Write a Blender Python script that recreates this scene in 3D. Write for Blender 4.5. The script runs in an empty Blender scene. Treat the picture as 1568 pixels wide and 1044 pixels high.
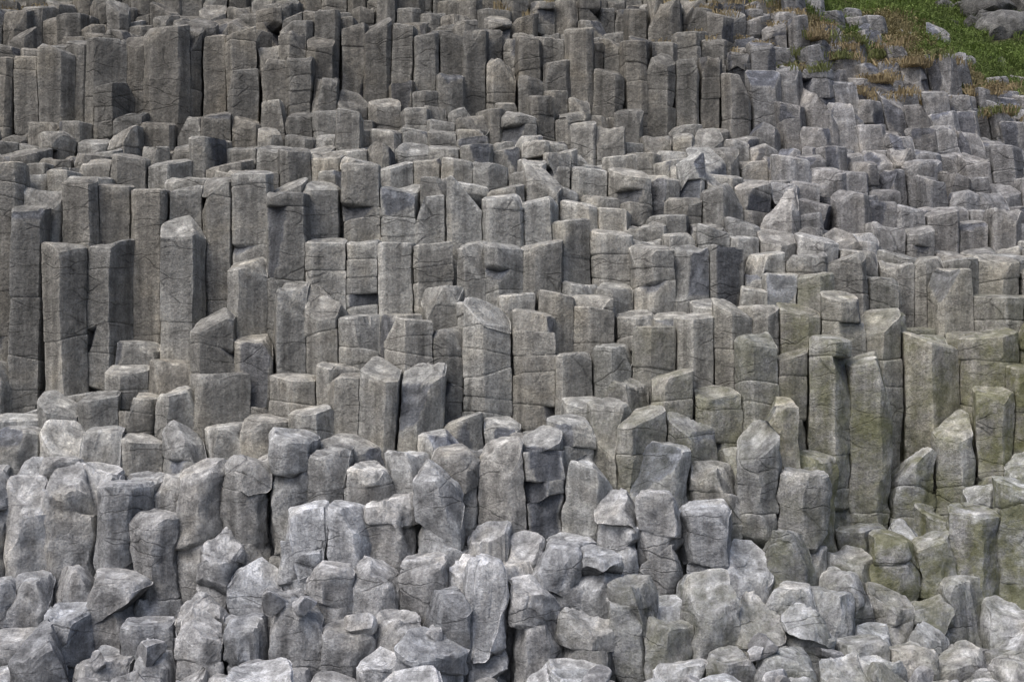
import bpy, math, numpy as np, random
from mathutils import Vector
random.seed(31); rng=np.random.default_rng(7)
F=2000.0; CX=784.0; CY=725.0; CAMZ=2.2
# ---------------------------------------------------------------- noise
_perm=rng.permutation(256).astype(np.int32); _perm=np.concatenate([_perm,_perm,_perm])
_g=rng.normal(size=(256,3)); _g/=np.linalg.norm(_g,axis=1)[:,None]; _g=_g.astype(np.float32)
def pn(P):
    P=P.astype(np.float32)
    fl=np.floor(P); i=fl.astype(np.int32); f=P-fl; i&=255
    w=f*f*f*(f*(f*6-15)+10); out=np.zeros(len(P),np.float32)
    for dx in (0,1):
        pa=_perm[(i[:,0]+dx)&255]
        wx=w[:,0] if dx else 1-w[:,0]; fx=f[:,0]-dx
        for dy in (0,1):
            pb=_perm[(pa+i[:,1]+dy)&255]
            wy=wx*(w[:,1] if dy else 1-w[:,1]); fy=f[:,1]-dy
            for dz in (0,1):
                g=_g[_perm[(pb+i[:,2]+dz)&255]]
                out+=wy*(w[:,2] if dz else 1-w[:,2])*(g[:,0]*fx+g[:,1]*fy+g[:,2]*(f[:,2]-dz))
    return out*1.6
def pn1(x,y,z=0.0): return float(pn(np.array([[x,y,z]]))[0])
# ---------------------------------------------------------------- cliff profile (distance, height code) per station
ST={
 0:[(13.0,1110),(14.2,1070),(15.0,985),(15.3,905),(16.1,860),(16.4,750),(17.2,665),(18.5,635),(18.8,585),(19.1,430),(19.4,285),(21,250),(23,218),(24,195),(24.3,80),(26,60),(26.6,25),(29,0),(33,-60)],
 200:[(13.0,1080),(14.2,1040),(14.9,985),(15.3,910),(16.0,870),(16.3,770),(17.1,690),(17.8,625),(18.5,570),(18.8,490),(19.05,300),(19.8,280),(21,250),(22.8,220),(24,175),(24.3,65),(26.6,40),(29,0),(33,-60)],
 400:[(13.0,1080),(14.2,1035),(14.8,970),(15.2,890),(15.9,830),(16.3,725),(17.2,660),(18.0,615),(18.25,565),(18.5,405),(19.3,385),(19.5,285),(21,245),(22.8,212),(24.2,170),(24.5,60),(26.5,30),(28.5,0),(33,-60)],
 600:[(13.0,1080),(14.0,1040),(14.7,970),(15.0,880),(15.8,820),(16.3,705),(17.2,645),(17.6,565),(18.2,495),(18.7,405),(19.6,350),(19.9,280),(22.8,200),(24.6,168),(24.9,60),(26.5,40),(28.2,0),(33,-60)],
 780:[(13.0,1080),(14.0,1040),(14.7,960),(15.0,870),(15.8,800),(16.2,705),(17.4,655),(17.8,605),(18.1,485),(18.7,440),(18.9,385),(19.6,355),(19.9,295),(22.5,225),(24.5,178),(25.0,80),(26.8,50),(28.5,0),(33,-60)],
 1000:[(13.0,1080),(13.8,1040),(14.6,950),(15.2,880),(15.5,745),(16.4,690),(16.8,600),(17.7,550),(18.1,485),(19.0,440),(19.3,380),(20.6,320),(22.0,260),(24.0,215),(25.4,175),(25.7,95),(27.5,50),(29,10),(33,-50)],
 1200:[(13.0,1080),(13.8,1040),(14.6,960),(15.2,890),(15.8,820),(16.2,735),(16.5,650),(16.9,575),(17.8,500),(18.2,450),(19.2,400),(20.2,350),(21.5,305),(23.0,262),(25.0,200),(25.4,140),(27.5,85),(29,25),(33,-25)],
 1290:[(13.0,1080),(13.8,1040),(14.6,975),(15.4,910),(16.2,860),(16.7,825),(16.95,560),(17.9,490),(18.3,425),(19.4,392),(20.6,350),(22,305),(23.5,258),(25.2,200),(26.5,155),(28,110),(29.5,72),(33,20)],
 1400:[(13.0,1085),(13.8,1050),(14.6,1000),(15.5,935),(16.2,870),(16.7,815),(17.1,800),(17.4,705),(17.8,695),(18.0,540),(18.9,480),(19.5,415),(20.8,370),(22.2,315),(23.8,258),(25.3,205),(26.6,165),(28,130),(29.5,98),(33,60)],
 1568:[(13.0,1085),(13.8,1055),(14.6,1010),(15.4,960),(15.9,920),(16.1,790),(16.9,700),(17.3,610),(17.9,510),(19.0,440),(19.8,405),(21.0,370),(22.4,325),(23.8,275),(25.3,235),(26.6,200),(28,170),(29.5,145),(33,110)],
}
def DM(D): return float(np.interp(D,[13,14,18.4,20,24,29,33],[13,14,17.6,18.8,21.4,24.0,26.0]))
for k in ST: ST[k]=[(DM(a),b) for a,b in ST[k]]
US=sorted(ST)
def vof(u,D):
    u=min(max(u,US[0]),US[-1])
    for a,b in zip(US[:-1],US[1:]):
        if a<=u<=b:
            t=(u-a)/(b-a); t=t*t*(3-2*t)
            va=np.interp(D,[p[0] for p in ST[a]],[p[1] for p in ST[a]])
            vb=np.interp(D,[p[0] for p in ST[b]],[p[1] for p in ST[b]])
            return va*(1-t)+vb*t
def uof(x,D): return CX+F*x/D
def zof(v,D): return CAMZ+(CY-v)/F*D
def height(x,y):
    D=y+0.12*pn1(x*0.45,y*0.1,3.3)+0.15*pn1(x*1.2,y*.3,8.1)
    PR=1.35; ph=2*math.pi*(D/PR+.3*pn1(x*.4,0,6.6))
    D=D-.80*PR/(2*math.pi)*math.sin(ph)*sstep(26,24,y)
    return zof(vof(uof(x,y),D),y)
def sstep(a,b,x):
    t=min(max((x-a)/(b-a),0),1); return t*t*(3-2*t)
# ---------------------------------------------------------------- Voronoi cells in plan
pts=[]; j=0; y=13.1
while y<26.4:
    SP=float(np.interp(y,[14,18,22,25],[.530,.515,.440,.410]))
    half=y*0.5+1.2; n=int(half/SP); sh=random.uniform(0,SP)
    for i in range(-n,n+1):
        if random.random()<.05: continue
        pts.append((i*SP+sh+random.uniform(-.28,.28)*SP,y+random.uniform(-.26,.26)*SP))
    y+=SP*0.88; j+=1
pts=np.array(pts)
def clip(poly,n,d):
    out=[]
    for k in range(len(poly)):
        a=poly[k]; b=poly[(k+1)%len(poly)]
        da=a[0]*n[0]+a[1]*n[1]-d; db=b[0]*n[0]+b[1]*n[1]-d
        if da<=0: out.append(a)
        if (da<0)!=(db<0) and abs(da-db)>1e-9:
            t=da/(da-db); out.append((a[0]+t*(b[0]-a[0]),a[1]+t*(b[1]-a[1])))
    return out
def vor(pts):
    polys=[];nbrs=[];cen=[]
    for k,p in enumerate(pts):
        d=pts-p; r2=(d**2).sum(1); idx=np.where((r2<2.6)&(r2>1e-6))[0]
        poly=[(-.7,-.7),(.7,-.7),(.7,.7),(-.7,.7)]
        nb=[]
        for q in idx[np.argsort(r2[idx])]:
            poly=clip(poly,d[q],r2[q]/2)
            if r2[q]<1.1: nb.append(q)
        polys.append(np.array(poly)); nbrs.append(nb); cen.append(p+np.mean(poly,0))
    return polys,nbrs,np.array(cen)
_,_,cen=vor(pts); pts=pts*.45+cen*.55
polys,nbrs,_=vor(pts)
# ---------------------------------------------------------------- heights
H=np.zeros(len(pts)); ER=np.zeros(len(pts)); UV=np.zeros((len(pts),2))
for k,(x,y) in enumerate(pts):
    h=height(x,y)
    u=uof(x,y); v=CY-(h-CAMZ)*F/y
    er=sstep(620,760,v+40*pn1(x,y,1.7))
    if u>1230: er*=sstep(800,880,v)*0.9+0.1
    er=max(er,0.2*sstep(1000,1150,u)*sstep(330,200,v))
    jit=random.gauss(0,.07)+(random.random()<.14)*random.uniform(-.5,.28)
    if v<230 : jit*=1.6
    if v>650: jit*=1.2
    if u<500 and 250<v<620: jit*=1.7
    H[k]=h+jit; ER[k]=er; UV[k]=(u,v)
# ---------------------------------------------------------------- columns
VS=[];FS=[];CS=[];nv=0
N=38
def resample(poly,N):
    m=len(poly); L=[np.linalg.norm(poly[(i+1)%m]-poly[i]) for i in range(m)]
    poly=poly[[i for i in range(m) if L[i]>0.06]]; m=len(poly)
    L=[np.linalg.norm(poly[(i+1)%m]-poly[i]) for i in range(m)]; tot=sum(L)
    cnt=[max(1,int(N*l/tot)) for l in L]
    while sum(cnt)<N: cnt[int(np.argmax([l/c for l,c in zip(L,cnt)]))]+=1
    while sum(cnt)>N: cnt[int(np.argmax(cnt))]-=1
    out=[]
    for i in range(m):
        a=poly[i]; b=poly[(i+1)%m]
        for t in range(cnt[i]): out.append(a+(b-a)*t/cnt[i])
    return np.array(out)
def smooth(P,k,w=.2):
    for _ in range(k): P=P*(1-2*w)+w*(np.roll(P,1,0)+np.roll(P,-1,0))
    return P
def chopz(P,n,d):
    zl=(d-P[...,0]*n[0]-P[...,1]*n[1])/n[2]
    P[...,2]=np.minimum(P[...,2],zl)
def chopo(P,n,d):
    e=np.maximum(P@n-d,0); P-=e[...,None]*n; return e
def rdir(az,el): return np.array([math.cos(el)*math.cos(az),math.cos(el)*math.sin(az),math.sin(el)])
DZ=0.052
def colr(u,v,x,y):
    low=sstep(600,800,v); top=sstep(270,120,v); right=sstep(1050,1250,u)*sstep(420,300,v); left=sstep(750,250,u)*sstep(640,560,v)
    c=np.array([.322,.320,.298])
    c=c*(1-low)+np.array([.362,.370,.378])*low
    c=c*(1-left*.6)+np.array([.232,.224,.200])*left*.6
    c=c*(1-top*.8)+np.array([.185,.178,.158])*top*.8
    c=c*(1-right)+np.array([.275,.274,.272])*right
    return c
for k,(x,y) in enumerate(pts):
    u,v=UV[k]
    if abs(x)>y*0.5+1.1: continue
    e=ER[k]; top=H[k]
    nb=nbrs[k]; lo=min([H[q] for q in nb if pts[q][1]<y+.3]+[top])
    zb=lo-0.75
    if y<13.9: zb=min(zb,-.7)
    P2=resample(polys[k],N); P2=smooth(P2,1,.14+.08*e)
    r=np.linalg.norm(P2,axis=1).mean()
    P2=P2*(1-(0.002+0.012*random.random()*(random.random()<.6))/r)
    z=top; js=[top]
    blocky=(560<u<1050 and 330<v<520 and random.random()<.65)
    plain=random.random()<.3
    while z>zb:
        if e>.5: L=random.uniform(.22,.45) if random.random()<.4 else random.uniform(.45,1.2)
        elif blocky: L=random.uniform(.2,.42)
        elif plain: L=random.uniform(1.2,3)
        elif random.random()<.5: L=random.uniform(.18,.5)
        else: L=random.uniform(.5,1.5)
        z-=L; js.append(z)
    slp=[np.zeros(2)]+[np.array([random.gauss(0,.12+.15*e),random.gauss(0,.10+.1*e)]) for _ in js[1:]]
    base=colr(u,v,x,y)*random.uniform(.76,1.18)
    base=base*(1+np.array([.02,0,-.03])*random.uniform(-1,1))
    lx=-0.20*sstep(1080,1350,u)*sstep(330,150,v)+random.gauss(0,.014)+.025*e*random.gauss(0,1); ly=random.gauss(0,.014)
    ox,oy=random.gauss(0,.008),random.gauss(0,.014+.015*e)
    rings=[];rc=[]
    for s in range(len(js)-1,0,-1):
        z0=js[s]; z1=js[s-1]; L=z1-z0; last=(s==1)
        ext=0.22 if last else 0
        zz=[z0,z0+.012]+list(np.linspace(z0+.03,z1+ext-.03,max(2,int((L+ext)/DZ))))
        sc=[.95,.985]+[1.0]*(len(zz)-2)
        if not last: zz+=[z1-.012,z1]; sc+=[.985,.95]
        else:
            for q in (1.0,.965,.88,.76,.60,.40,.2,.0):
                zz.append(z1+ext); sc.append(q)
        zz=np.array(zz); sc=np.array(sc); top_i=len(zz)-7
        so=np.array([random.gauss(0,1),random.gauss(0,1)])*(.007+.016*e)
        ss=1+random.gauss(0,.010+.025*e)+.06*e; ro=random.gauss(0,.01+.05*e)
        if not last: 
            kk=random.uniform(.1,1.0)
            sc[-2:]=1-(1-sc[-2:])*kk
        R=np.array([[math.cos(ro),math.sin(ro)],[-math.sin(ro),math.cos(ro)]])
        Q=(P2@R)*ss
        A=np.zeros((len(zz),N,3)); A[...,0]=Q[None,:,0]*sc[:,None]; A[...,1]=Q[None,:,1]*sc[:,None]; A[...,2]=zz[:,None]
        t=np.clip((zz-z0)/L,0,1)[:,None]
        A[...,2]+=(slp[s][0]*(1-t)+slp[s-1][0]*t)*A[...,0]+(slp[s][1]*(1-t)+slp[s-1][1]*t)*A[...,1]
        zc=(z0+z1)/2
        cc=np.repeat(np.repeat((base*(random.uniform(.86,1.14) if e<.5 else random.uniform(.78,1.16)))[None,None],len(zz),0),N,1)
        if last:
            A[...,2]-=z1
            g=math.radians(random.uniform(6,25)); az=-math.pi/2+random.gauss(0,.6)
            if random.random()<.10+.2*e: g=math.radians(random.uniform(30,50))
            n=rdir(az,math.pi/2-g); chopz(A,n,0)
            for _ in range(random.choice([0,0,1,1,2,3]) if e<.5 else random.choice([1,2,3,4,5])):
                el=math.radians(random.uniform(18,62)); az=random.uniform(0,2*math.pi) if random.random()<.4 else -math.pi/2+random.gauss(0,.9)
                n=rdir(az,el); chopz(A,n,r*math.cos(el)*random.uniform(.3,.95))
            if random.random()<.15+.2*e:
                el=math.radians(random.uniform(6,20)); az=-math.pi/2+random.gauss(0,.9)
                n=rdir(az,el); chopz(A,n,r*random.uniform(.25,.75))
            zt=A[top_i:,:,2]; q=sc[top_i:]
            zt-=(.04+.03*e)*(np.clip((q-.78)/.22,0,1)**2)[:,None]
            A[:top_i,:,2]=np.minimum(A[:top_i,:,2],A[top_i,:,2][None])
            if random.random()<.55:
                dep=random.uniform(.02,.08)
                A[top_i:,:,2]-=(dep*(np.clip(1-(q/.85)**2,0,1)))[:,None]
            A[...,2]+=z1
        if e>.15 or random.random()<.25:
            A[...,2]-=zc
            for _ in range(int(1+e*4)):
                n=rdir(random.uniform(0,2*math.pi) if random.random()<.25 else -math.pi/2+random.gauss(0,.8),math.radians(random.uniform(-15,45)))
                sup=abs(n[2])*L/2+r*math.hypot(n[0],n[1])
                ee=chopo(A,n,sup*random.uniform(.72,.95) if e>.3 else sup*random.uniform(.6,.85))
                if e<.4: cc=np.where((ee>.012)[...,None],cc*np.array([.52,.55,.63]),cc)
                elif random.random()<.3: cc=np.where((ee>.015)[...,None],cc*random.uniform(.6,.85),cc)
            A[...,2]+=zc
        A[...,0]+=so[0]; A[...,1]+=so[1]
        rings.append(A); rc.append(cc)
    A=np.concatenate(rings,0); C=np.concatenate(rc,0)
    A[...,0]+=x+ox+lx*(A[...,2]-top); A[...,1]+=y+oy+ly*(A[...,2]-top)
    nr=A.shape[0]
    m=.95*sstep(1050,1290,u)*sstep(370,500,v)*sstep(990,860,v)
    m=max(m,.5*sstep(820,1100,u)*sstep(430,540,v)*sstep(760,640,v), .4*sstep(820,960,u)*sstep(800,900,v))
    m*=random.uniform(.25,1.1)
    VS.append(A.reshape(-1,3))
    cc=np.zeros((nr,N,4)); cc[...,:3]=C; cc[...,3]=m; CS.append(cc.reshape(-1,4))
    a=np.arange(nr-1)[:,None]*N+np.arange(N)[None]; b=np.arange(nr-1)[:,None]*N+(np.arange(N)[None]+1)%N
    FS.append(np.stack([a,b,b+N,a+N],-1).reshape(-1,4)+nv); nv+=nr*N
V=np.concatenate(VS);Fa=np.concatenate(FS);C=np.concatenate(CS)
print('verts',len(V))
vv=CY-(V[:,2]-CAMZ)*F/np.maximum(V[:,1],1)
er=np.clip((vv-600)/160,0,1)
d=np.zeros_like(V)
for i,o in enumerate((0.,31.7,67.3)):
    d[:,i]=pn(V*1.6+o)*(.018+.03*er)+pn(V*5+o+9)*(.009+.026*er)+pn(V*13+o+5)*(.006+.009*er)
d[:,2]*=.7
V=V+d

def mkmesh(name,V,Fq,C=None,mat=None,sharp=None):
    me=bpy.data.meshes.new(name); Fq=np.asarray(Fq)
    me.vertices.add(len(V)); me.vertices.foreach_set('co',V.astype(np.float32).ravel())
    kk=Fq.shape[1]
    me.loops.add(Fq.size); me.loops.foreach_set('vertex_index',Fq.astype(np.int32).ravel())
    me.polygons.add(len(Fq)); me.polygons.foreach_set('loop_start',np.arange(0,Fq.size,kk,dtype=np.int32))
    try: me.polygons.foreach_set('loop_total',np.full(len(Fq),kk,dtype=np.int32))
    except Exception: pass
    me.update(calc_edges=True)
    me.polygons.foreach_set('use_smooth',np.ones(len(Fq),dtype=bool))
    if sharp: me.set_sharp_from_angle(angle=math.radians(sharp))
    if C is not None:
        at=me.attributes.new('Col','FLOAT_COLOR','POINT'); at.data.foreach_set('color',C.astype(np.float32).ravel())
    ob=bpy.data.objects.new(name,me); bpy.context.scene.collection.objects.link(ob)
    if mat: me.materials.append(mat)
    return ob
# ---------------------------------------------------------------- materials
class NT:
    def __init__(s,name):
        s.m=bpy.data.materials.new(name); s.m.use_nodes=True; s.t=s.m.node_tree; s.n=s.t.nodes; s.b=s.n['Principled BSDF']
    def new(s,t,**k):
        n=s.n.new(t)
        for a,b in k.items(): setattr(n,a,b)
        return n
    def l(s,a,b): s.t.links.new(a,b)
    def noise(s,vec,scale,detail=4,rough=.6):
        n=s.new('ShaderNodeTexNoise'); n.inputs['Scale'].default_value=scale; n.inputs['Detail'].default_value=detail; n.inputs['Roughness'].default_value=rough
        s.l(vec,n.inputs['Vector']); return n.outputs['Fac']
    def mr(s,v,a,b,c,d):
        n=s.new('ShaderNodeMapRange'); 
        for i,q in enumerate((a,b,c,d)): n.inputs[i+1].default_value=q
        s.l(v,n.inputs[0]); return n.outputs[0]
    def math(s,op,a,b):
        n=s.new('ShaderNodeMath',operation=op)
        for i,q in enumerate((a,b)):
            if isinstance(q,(int,float)): n.inputs[i].default_value=q
            else: s.l(q,n.inputs[i])
        return n.outputs[0]
    def mix(s,f,a,b,bt='MIX'):
        n=s.new('ShaderNodeMix',data_type='RGBA',blend_type=bt)
        for i,q in ((0,f),(6,a),(7,b)):
            if isinstance(q,(int,float)): n.inputs[i].default_value=q
            elif isinstance(q,tuple): n.inputs[i].default_value=q
            else: s.l(q,n.inputs[i])
        return n.outputs[2]
def rockmat(name):
    s=NT(name); geo=s.new('ShaderNodeNewGeometry'); pos=geo.outputs['Position']
    at=s.new('ShaderNodeAttribute',attribute_name='Col')
    col=at.outputs['Color']; moss=at.outputs['Alpha']
    n1=s.noise(pos,1.3,3,.6); n2=s.noise(pos,7,5,.7); n3=s.noise(pos,36,3,.75)
    mp=s.new('ShaderNodeMapping'); mp.inputs['Scale'].default_value=(8,8,.5); s.l(pos,mp.inputs[0])
    n4=s.noise(mp.outputs[0],1.0,4,.65)
    f=s.math('MULTIPLY',s.mr(n1,.3,.7,.82,1.16),s.mr(n2,.28,.72,.66,1.34))
    f=s.math('MULTIPLY',f,s.mr(n3,.25,.75,.56,1.44))
    f=s.math('MULTIPLY',f,s.mr(n4,.3,.7,.60,1.30))
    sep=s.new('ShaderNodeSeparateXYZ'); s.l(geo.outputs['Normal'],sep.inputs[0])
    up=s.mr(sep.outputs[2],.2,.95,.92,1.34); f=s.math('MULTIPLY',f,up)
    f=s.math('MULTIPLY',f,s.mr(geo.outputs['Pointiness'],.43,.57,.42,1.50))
    nn=s.new('ShaderNodeTexNoise'); nn.inputs['Scale'].default_value=2.5; nn.inputs['Detail'].default_value=3; s.l(pos,nn.inputs['Vector'])
    w=s.new('ShaderNodeVectorMath',operation='MULTIPLY_ADD'); s.l(nn.outputs['Color'],w.inputs[0]); w.inputs[1].default_value=(.25,.25,.20); s.l(pos,w.inputs[2])
    m_=s.new('ShaderNodeMapping'); m_.inputs['Scale'].default_value=(.9,.9,3.2); s.l(w.outputs[0],m_.inputs[0])
    vo=s.new('ShaderNodeTexVoronoi',feature='DISTANCE_TO_EDGE'); vo.inputs['Scale'].default_value=1; s.l(m_.outputs[0],vo.inputs['Vector'])
    cr=s.math('MAXIMUM',s.mr(vo.outputs['Distance'],.004,.022,0,1),s.mr(n1,.42,.52,0,1))
    f=s.math('MULTIPLY',f,s.mr(cr,0,1,.66,1))
    cc=s.new('ShaderNodeCombineColor'); 
    for i in range(3): s.l(f,cc.inputs[i])
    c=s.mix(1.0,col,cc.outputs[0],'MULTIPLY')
    t=s.mr(n1,.54,.72,0,.30); c=s.mix(t,c,s.mix(1.0,c,(1.20,1.06,.80,1),'MULTIPLY'))
    li=s.mr(s.noise(pos,16,3,.75),.61,.67,0,.42); c=s.mix(li,c,s.mix(1.0,c,(1.55,1.56,1.50,1),'MULTIPLY'))
    mm=s.math('MULTIPLY',moss,s.mr(s.noise(pos,2.0,5,.75),.38,.60,.06,1.0))
    mcol=s.mix(s.mr(n2,.3,.7,0,1),(.085,.093,.026,1),(.26,.265,.13,1))
    c=s.mix(s.math('MINIMUM',mm,.78),c,mcol)
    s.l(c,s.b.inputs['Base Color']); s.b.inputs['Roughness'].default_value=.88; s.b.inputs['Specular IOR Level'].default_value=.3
    h=s.math('MULTIPLY',s.noise(pos,9,6,.70),.070)
    h=s.math('ADD',h,s.math('MULTIPLY',cr,.014))
    b=s.new('ShaderNodeBump'); b.inputs['Strength'].default_value=1; b.inputs['Distance'].default_value=1.0
    s.l(h,b.inputs['Height']); s.l(b.outputs[0],s.b.inputs['Normal'])
    return s.m
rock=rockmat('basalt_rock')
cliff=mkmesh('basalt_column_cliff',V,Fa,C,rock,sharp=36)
# ---------------------------------------------------------------- boulders and rubble
def ico(sub):
    import bmesh
    bm=bmesh.new(); bmesh.ops.create_icosphere(bm,subdivisions=sub,radius=1)
    v=np.array([p.co[:] for p in bm.verts]); f=np.array([[q.index for q in t.verts] for t in bm.faces]); bm.free(); return v,f
iv4,if4=ico(4); iv2,if2=ico(3)
def stones(name,lst,iv,fi,mat):
    Vs=[];Fs=[];Cs=[];o=0
    for (p,s,c) in lst:
        q=iv*1.15
        for _ in range(random.randint(8,13)):
            n=rng.normal(size=3); n/=np.linalg.norm(n); q=q.copy(); chopo(q,n,random.uniform(.5,.85))
        q=q*np.array([random.uniform(.75,1.25),random.uniform(.75,1.2),random.uniform(.6,1.05)])*s
        a=random.uniform(0,6.28); b=random.gauss(0,.4)
        R=np.array([[math.cos(a),-math.sin(a),0],[math.sin(a),math.cos(a),0],[0,0,1]])@np.array([[1,0,0],[0,math.cos(b),-math.sin(b)],[0,math.sin(b),math.cos(b)]])
        q=q@R.T+np.array(p)
        q+=np.stack([pn(q*4+o_)*.10*s for o_ in (0,11.,23.)],1)
        Vs.append(q);Fs.append(fi+o);o+=len(q); cc=np.zeros((len(q),4)); cc[:,:3]=c; cc[:,3]=.0; Cs.append(cc)
    return mkmesh(name,np.concatenate(Vs),np.concatenate(Fs),np.concatenate(Cs),mat,sharp=32)
cid=lambda x,y:int(np.argmin((pts[:,0]-x)**2+(pts[:,1]-y)**2))
L=[]
for _ in range(20):
    y=random.uniform(13.3,14.4); x=random.uniform(-.5,.5)*y*.9
    z=H[cid(x,y)]; s=random.uniform(.10,.22)
    L.append(((x,y,z+s*.1),s,np.array([.34,.345,.352])*random.uniform(.75,1.2)))
stones('fallen_boulders',L,iv4,if4,rock)
def gz(x,y): return -.32+.36*math.exp(-((x+7.0)/1.3)**2)*sstep(9,12.5,y)
L=[]
for _ in range(450):
    y=random.uniform(12.0,13.7); x=random.uniform(-.5,.5)*y if random.random()<.6 else random.uniform(-7.2,-5); s=random.uniform(.02,.09)
    L.append(((x,y,gz(x,y)+s*.2),s,np.array([.28,.285,.29])*random.uniform(.5,1.3)))
stones('rock_rubble',L,iv2,if2,rock)
# ---------------------------------------------------------------- beach
s=NT('pebble_beach'); geo=s.new('ShaderNodeNewGeometry'); pos=geo.outputs['Position']
vo=s.new('ShaderNodeTexVoronoi'); vo.inputs['Scale'].default_value=26; s.l(pos,vo.inputs['Vector'])
c=s.mix(s.noise(pos,14,4),(.030,.034,.045,1),(.10,.105,.125,1)); s.l(c,s.b.inputs['Base Color']); s.b.inputs['Roughness'].default_value=.8
b=s.new('ShaderNodeBump'); b.inputs['Distance'].default_value=.03; s.l(vo.outputs['Distance'],b.inputs['Height']); b.invert=True; s.l(b.outputs[0],s.b.inputs['Normal'])
gx=np.concatenate([[-600,-100,-30],np.linspace(-14,14,80),[30,100,600]]); gy=np.concatenate([[-600,-50],np.linspace(0,16,50),[60,600]])
BV=np.array([[a,b_,gz(a,b_)] for b_ in gy for a in gx]); m=len(gx)
ii=(np.arange(len(gy)-1)[:,None]*m+np.arange(m-1)[None]).ravel()
mkmesh('beach_ground',BV,np.stack([ii,ii+1,ii+m+1,ii+m],1),None,s.m)
# ---------------------------------------------------------------- hillside behind
def Y0f(u): return 25.9-1.3*sstep(1080,1230,u)
def hillz(x,y):
    u=uof(x,24.9); Y0=Y0f(u)
    z0=zof(vof(u,Y0),Y0)
    if y<Y0: return z0-.15-min(Y0-y,1.5)*2.2
    return z0-.15+(y-Y0)*.80+(.25*pn1(x*.5,y*.5,5)+.12*pn1(x*1.3,y*1.3,2))*min(1,(y-Y0))
nx,ny=240,110
xs=np.linspace(-30,32,nx); ys=np.concatenate([[23.0],np.linspace(24.0,34,79),np.linspace(35,140,30)])
HV=np.zeros((ny,nx,3))
for a,yy in enumerate(ys):
    for b_,xx in enumerate(xs): HV[a,b_]=(xx,yy,min(hillz(xx,yy),60))
ii=(np.arange(ny-1)[:,None]*nx+np.arange(nx-1)[None]).ravel()
s=NT('hill_turf'); geo=s.new('ShaderNodeNewGeometry'); pos=geo.outputs['Position']
c=s.mix(s.mr(s.noise(pos,.8,5,.65),.42,.58,0,1),(.050,.080,.022,1),(.11,.10,.045,1)); s.l(c,s.b.inputs['Base Color']); s.b.inputs['Roughness'].default_value=1
b=s.new('ShaderNodeBump'); b.inputs['Distance'].default_value=.2; s.l(s.noise(pos,7,6,.7),b.inputs['Height']); s.l(b.outputs[0],s.b.inputs['Normal'])
mkmesh('grassy_hillside',HV.reshape(-1,3),np.stack([ii,ii+1,ii+nx+1,ii+nx],1),None,s.m)
L=[]
for _ in range(130):
    u=random.uniform(1440,1720); y=random.uniform(26.6,29.5)+max(0,(1540-u)*.012); x=(u-CX)/F*y
    L.append(((x,y,hillz(x,y)+random.uniform(-.2,.1)),random.uniform(.15,.55),np.array([.12,.12,.115])*random.uniform(.7,1.4)))
stones('rocky_outcrop',L,iv4,if4,rock)
# ---------------------------------------------------------------- grass tufts
Gv=[];Gc=[]
def tuft(x,y,z,col,hgt,nb,spread):
    for _ in range(nb):
        a=random.uniform(0,6.28); r=spread*math.sqrt(random.random()); bx=x+r*math.cos(a); by=y+r*math.sin(a)
        h=hgt*random.uniform(.6,1.2); lean=random.uniform(.2,1.3)*h; a2=random.gauss(-1.57,1.2)
        dx,dy=math.cos(a2)*lean,math.sin(a2)*lean; px=random.uniform(.005,.010)
        droop=-.35*h if random.random()<.6 else 0
        Gv.extend([(bx-px,by,z-.05),(bx+px,by,z-.05),(bx+dx*.5+px,by+dy*.5,z+h*.6),(bx+dx*.5-px,by+dy*.5,z+h*.6),
                   (bx+dx*.5-px,by+dy*.5,z+h*.6),(bx+dx*.5+px,by+dy*.5,z+h*.6),(bx+dx*1.3+px*.3,by+dy*1.3,z+h*.65+droop),(bx+dx*1.3-px*.3,by+dy*1.3,z+h*.65+droop)])
        q=np.array(col)*random.uniform(.6,1.35); Gc.extend([(*q,0)]*8)
for _ in range(10500):
    y=random.uniform(24.6,30); u=random.uniform(1150,1660); x=(u-CX)/F*y
    if y<Y0f(u): continue
    z=hillz(x,y); big=pn1(x*1.4,y*1.4,9)
    if big<-.4: continue
    straw=pn1(x*.6,y*.7,4)+(.30 if y<25.0 else -.25)+random.gauss(0,.1)>.15
    g_=random.uniform(.8,1.25)*(1+.5*big)
    tuft(x,y,z,(.31,.27,.14) if straw else (.165*g_,.225*g_,.060*g_),random.uniform(.07,.17)*(1+big),9,.12)
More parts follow.
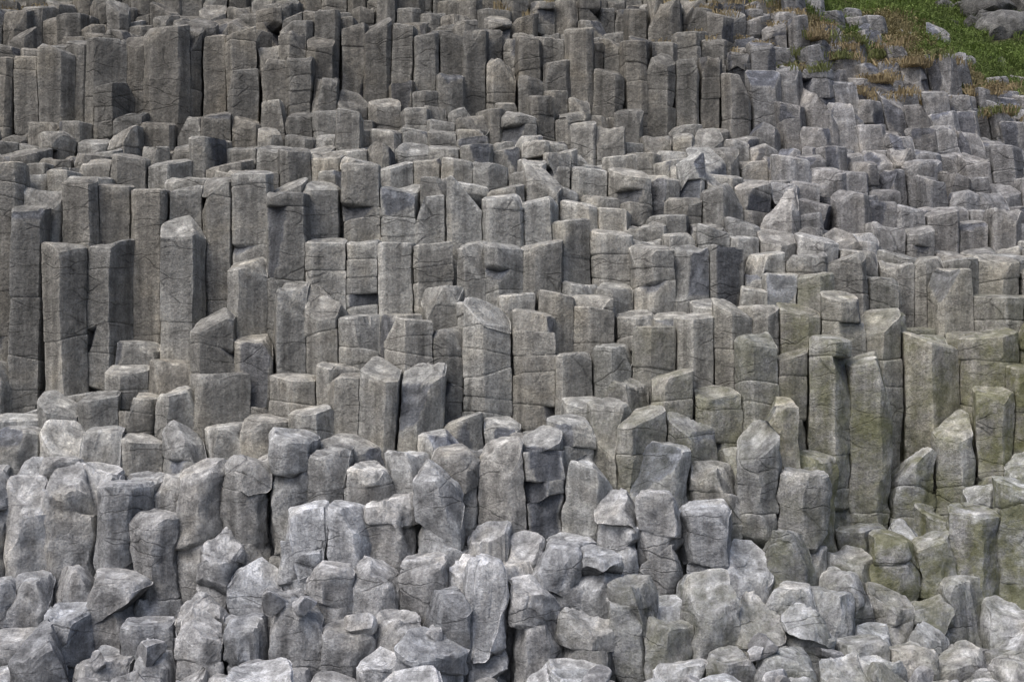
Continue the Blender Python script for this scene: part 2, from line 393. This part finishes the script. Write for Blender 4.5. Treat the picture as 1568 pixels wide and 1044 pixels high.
for (u0,u1,n) in ((-60,70,140),(740,830,40),(1010,1190,120)):
    for _ in range(n):
        y=random.uniform(23.2,25.4); u=random.uniform(u0,u1); x=(u-CX)/F*y
        c=cid(x,y); tuft(pts[c][0]+random.gauss(0,.08),pts[c][1]+random.gauss(0,.08),H[c]-.03,(.31,.25,.14),random.uniform(.07,.16),9,.10)
for _ in range(50):
    y=random.uniform(22.9,24.7); u=random.uniform(1190,1568); x=(u-CX)/F*y
    c=cid(x,y); col=(.34,.27,.15) if random.random()<.7 else (.17,.19,.07)
    for _ in range(18): tuft(pts[c][0]+random.gauss(0,.15),pts[c][1]+random.gauss(0,.14)-.08,H[c]-.08,col,random.uniform(.08,.18),9,.10)
Gv=np.array(Gv); Gc=np.array(Gc)
s=NT('dry_grass'); at=s.new('ShaderNodeAttribute',attribute_name='Col'); s.l(at.outputs['Color'],s.b.inputs['Base Color']); s.b.inputs['Roughness'].default_value=.9
mkmesh('grass_tufts',Gv,np.arange(len(Gv)).reshape(-1,4),Gc,s.m)
# ---------------------------------------------------------------- light, sky, camera
sc=bpy.context.scene
w=bpy.data.worlds.new('World'); sc.world=w; w.use_nodes=True; nt=w.node_tree; bg=nt.nodes['Background']
sky=nt.nodes.new('ShaderNodeTexSky'); sky.sky_type='NISHITA'; sky.sun_disc=False
EL=math.radians(53); AZ=math.radians(222)
sky.sun_elevation=EL; sky.sun_rotation=AZ; sky.dust_density=4.0; sky.air_density=.7
nt.links.new(sky.outputs[0],bg.inputs[0]); bg.inputs[1].default_value=.15
sd=Vector((math.sin(AZ)*math.cos(EL),math.cos(AZ)*math.cos(EL),math.sin(EL)))
ld=bpy.data.lights.new('sun','SUN'); ld.energy=1.4; ld.angle=math.radians(40); ld.color=(1,.97,.92)
lo=bpy.data.objects.new('sun',ld); lo.rotation_euler=sd.to_track_quat('Z','Y').to_euler(); lo.location=(0,0,40); sc.collection.objects.link(lo)
cd=bpy.data.cameras.new('camera'); cd.lens=36*F/1568; cd.clip_end=3000; cd.shift_y=(CY-522)/1568
co=bpy.data.objects.new('camera',cd); co.location=(0,0,CAMZ); co.rotation_euler=(math.pi/2,0,0); sc.collection.objects.link(co); sc.camera=co
sc.view_settings.view_transform='Standard'; sc.view_settings.look='None'; sc.view_settings.exposure=0
